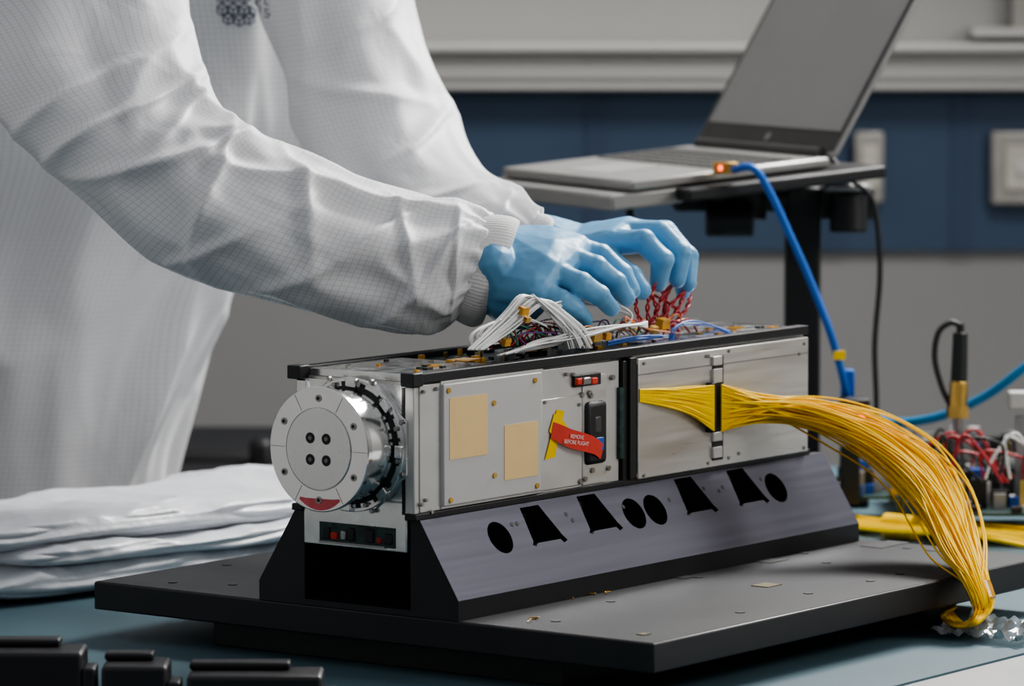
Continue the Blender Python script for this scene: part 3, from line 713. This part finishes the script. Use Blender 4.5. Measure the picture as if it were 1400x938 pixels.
torso = [(340,-150,-110,-150,4.62,.45),(400,-90,-170,-90,4.62,.5),(432,0,-200,0,4.62,.52),(445,110,-210,110,4.64,.52),(440,200,-210,200,4.66,.52),(370,300,-210,300,4.72,.56),(308,400,-215,400,4.74,.6),
         (280,480,-220,480,4.75,.6),(258,570,-230,570,4.76,.6),(238,660,-240,660,4.77,.6),(222,760,-250,760,4.78,.6),(215,900,-260,900,4.78,.6),(215,1080,-260,1080,4.78,.6)]
loft(gb, torso, 240, 300, torso_disp, 1.3)
for _ in range(4): bmesh.ops.smooth_vert(gb, verts=gb.verts, factor=.5, use_axis_x=True, use_axis_y=True, use_axis_z=True)
gown = bmfin('gown', gb, 'gown', tech, sh=False)
bm = bmesh.new()
for px in (-60, 90):
    p = Pd(px, 1060, 4.78); bm_cyl(bm, V((p.x,p.y,.06)), V((p.x,p.y,p.z+.1)), .06, .085, 24)
    bm_pbox(bm, V((p.x,p.y,0)) - RT*.05 - V((.0,.14,0)), RT*.09, V((0,.26,0)), ZZ*.07)
bmfin('trousers_and_shoes', bm, 'shoe', tech, bevel=.01)
cb = bmesh.new()
def cuffdisp(s, a): return .0002*math.sin(a*90) + .0014*math.sin(math.pi*s) + .0015*n3(math.cos(a)*2, math.sin(a)*2, s)
loft(cb, [(660,294,622,436,3.95,.72),(682,296,634,441,3.952,.74),(700,300,648,444,3.955,.72),(710,306,660,440,3.96,.68),(702,314,664,430,3.96,.6)], 30, 360, cuffdisp, .4)
loft(cb, [(736,292,690,372,4.10,.65),(750,298,706,374,4.095,.65),(758,304,722,372,4.09,.6)], 16, 140, cuffdisp, .3)
bmfin('knit_cuffs', cb, 'cuff', tech, smooth=True)
def hull(bm, sph):
    t = bmesh.new()
    for p, r in sph: bmesh.ops.create_icosphere(t, subdivisions=2, radius=r, matrix=Matrix.Translation(p))
    g = bmesh.ops.convex_hull(t, input=t.verts[:]); dl = [v for v in g['geom_interior'] if isinstance(v, bmesh.types.BMVert)]
    bmesh.ops.delete(t, geom=dl, context='VERTS')
    loose = [v for v in t.verts if not v.link_faces]; bmesh.ops.delete(t, geom=loose, context='VERTS')
    me = bpy.data.meshes.new('t'); t.to_mesh(me); t.free(); bm.from_mesh(me); bpy.data.meshes.remove(me)
def hand(name, palm, fingers):
    bm = bmesh.new()
    for grp in palm: hull(bm, [(Pd(x,y,d), r) for x,y,d,r in grp])
    for f in fingers:
        for a, b_ in zip(f[:-1], f[1:]): hull(bm, [(Pd(*a[:3]), a[3]), (Pd(*b_[:3]), b_[3]*.97)])
        for k in f[1:-1]: hull(bm, [(Pd(*k[:3]), k[3]*1.07)])
    o = bmfin(name, bm, 'glove', tech, sh=False)
    r = o.modifiers.new('r', 'REMESH'); r.mode = 'VOXEL'; r.voxel_size = .0014; r.use_smooth_shade = True
    s = o.modifiers.new('s', 'SMOOTH'); s.factor = .5; s.iterations = 8
    tx = bpy.data.textures.new(name+'_wrinkle', 'CLOUDS'); tx.noise_scale = .018; tx.noise_depth = 1
    d = o.modifiers.new('d', 'DISPLACE'); d.texture = tx; d.strength = .0014; d.mid_level = .5; d.texture_coords = 'LOCAL'
    return o
hand('glove_right', [
    [(678,345,3.975,.023),(676,388,3.95,.028),(692,405,3.945,.024),(672,360,3.93,.02)],
    [(684,344,3.975,.024),(686,390,3.945,.026),(752,333,3.985,.0165),(758,350,3.955,.018),(748,372,3.93,.018),(732,396,3.915,.017)],
    [(752,333,3.985,.0165),(790,338,3.985,.0128),(780,352,3.955,.0135),(758,372,3.93,.0135),(758,350,3.955,.018)],
    [(690,405,3.95,.024),(708,422,3.95,.019),(732,404,3.92,.016)]],
   [[(780,338,3.985,.0126),(822,350,3.985,.0112),(850,374,3.98,.0100),(864,398,3.975,.0084)],
    [(778,354,3.955,.0128),(815,366,3.95,.0114),(842,386,3.955,.0100),(857,408,3.965,.0084)],
    [(758,374,3.93,.0124),(794,388,3.92,.0110),(820,404,3.93,.0098),(836,422,3.945,.0082)],
    [(738,396,3.915,.0114),(766,410,3.91,.0100),(786,422,3.92,.0088),(800,438,3.935,.0074)],
    [(700,345,4.0,.017),(765,366,4.01,.0125),(822,388,4.0,.0108),(856,402,3.985,.0090)]])
hand('glove_left', [
    [(735,318,4.12,.019),(735,345,4.10,.019),(800,330,4.13,.016),(800,350,4.08,.016)],
    [(800,328,4.13,.016),(800,345,4.08,.018),(852,320,4.14,.012),(860,316,4.11,.014),(852,322,4.08,.0145),(838,332,4.055,.014)]],
   [[(838,332,4.055,.0126),(880,330,4.04,.0116),(906,356,4.035,.0106),(900,388,4.04,.0088)],
    [(852,320,4.08,.0128),(903,318,4.07,.0116),(930,346,4.06,.0106),(926,382,4.055,.0088)],
    [(860,316,4.11,.0122),(910,318,4.10,.0112),(940,350,4.085,.0102),(940,388,4.075,.0085)],
    [(852,320,4.14,.0112),(898,330,4.13,.0100),(928,366,4.11,.0090),(934,400,4.09,.0076)],
    [(790,348,4.07,.017),(832,360,4.04,.0130),(862,378,4.02,.0114),(878,397,4.01,.0092)]])
bpy.context.view_layer.update()
me = gown.data; bvh = BVHTree.FromPolygons([v.co.copy() for v in me.vertices], [tuple(p.vertices) for p in me.polygons])
def on(px, py):
    r = ray(px, py).normalized(); hit = bvh.ray_cast(C, r)
    return (hit[0] - r*.0010) if hit[0] else None
lg = []
def cube_(cx, cy_, s):
    pt = [(cx+s*math.sin(math.radians(60*i)), cy_-s*math.cos(math.radians(60*i))) for i in range(6)]
    for i in range(6): lg.append((pt[i], pt[(i+1)%6]))
    for i in (1,3,5): lg.append(((cx,cy_), pt[i]))
for cx, cy_ in ((304,-4),(319,-4),(334,-4),(349,-4),(304,13),(319,13),(334,13),(349,13),(312,26),(327,28),(341,26)): cube_(cx, cy_, 8)
for a in ([(368,14),(362,12),(363,18),(369,19),(366,24),(361,22)],[(368,-2),(362,-4),(362,6),(368,6)]):
    for q_, w_ in zip(a[:-1], a[1:]): lg.append((q_, w_))
P_ = []
for a, b_ in lg:
    A, B = on(*a), on(*b_)
    if A and B and (A-B).length < .03: P_.append([A, (A+B)/2, B])
if P_: wires('chest_logo', P_, .0005, 'logo', tech, 4, 1)
# ------------------------------------------------------------------ LIGHTS
def area(name, loc, tgt, size, energy, col=(1,1,1), sy=None):
    l = bpy.data.lights.new(name, 'AREA'); l.size = size; l.energy = energy; l.color = col
    if sy: l.shape = 'RECTANGLE'; l.size_y = sy
    o = bpy.data.objects.new(name, l); COL.objects.link(o); o.location = loc
    o.rotation_euler = (V(tgt)-V(loc)).to_track_quat('-Z', 'Y').to_euler(); return o
def cs(r, f, z): return V((C.x, C.y, 0)) + RT*r + FH*f + ZZ*z
area('ceiling_light', cs(.9, 5.2, 2.3), cs(-.1, 3.9, .95), .8, 74, (1,.985,.96), .5)
area('ceiling_light.001', cs(2.4, 3.4, 2.1), cs(.1, 3.9, .95), 1.1, 22, (1,.98,.95), .6)
area('left_wall_fill_light', cs(-2.6, 3.0, 2.2), cs(-3.6, 2.7, .9), 1.2, 13, (.95,.98,1), .6)  # added fill, lights the left wall so the lens disc mirrors it
area('right_wall_fill_light', cs(2.7, 4.2, 2.3), cs(3.6, 4.4, .9), 1.2, 16, (1,.98,.96), .6)  # added fill, brightens the right wall for the barrel and side face
w = bpy.data.worlds.new('room_light'); bpy.context.scene.world = w; w.use_nodes = True
N, L = w.node_tree.nodes, w.node_tree.links; bg = N['Background']
tc = N.new('ShaderNodeTexCoord'); sp = N.new('ShaderNodeSeparateXYZ'); L.new(tc.outputs['Generated'], sp.inputs[0])
rp = N.new('ShaderNodeValToRGB'); mr = N.new('ShaderNodeMapRange'); mr.inputs[1].default_value = -1; L.new(sp.outputs[2], mr.inputs[0]); L.new(mr.outputs[0], rp.inputs[0])
rp.color_ramp.elements[0].color = (.06,.065,.07,1); rp.color_ramp.elements[0].position = .35
rp.color_ramp.elements[1].color = (.55,.56,.58,1); rp.color_ramp.elements[1].position = .85
L.new(rp.outputs[0], bg.inputs[0]); bg.inputs[1].default_value = .80
try: bpy.context.scene.view_settings.look = 'AgX - Medium High Contrast'
except Exception as ex: print('look', ex)
# ------------------------------------------------------------------ CAMERA
cd = bpy.data.cameras.new('camera'); cam = bpy.data.objects.new('camera', cd); COL.objects.link(cam)
Mx = Matrix.Identity(4)
for i, v in enumerate((RT, UC, -FC)):
    for j in range(3): Mx[j][i] = v[j]
Mx.translation = C; cam.matrix_world = Mx
cd.sensor_width = 36; cd.lens = FPX/1400*36; cd.clip_start = .05
cd.dof.use_dof = True; cd.dof.focus_distance = 3.82; cd.dof.aperture_fstop = 6.8
bpy.context.scene.camera = cam
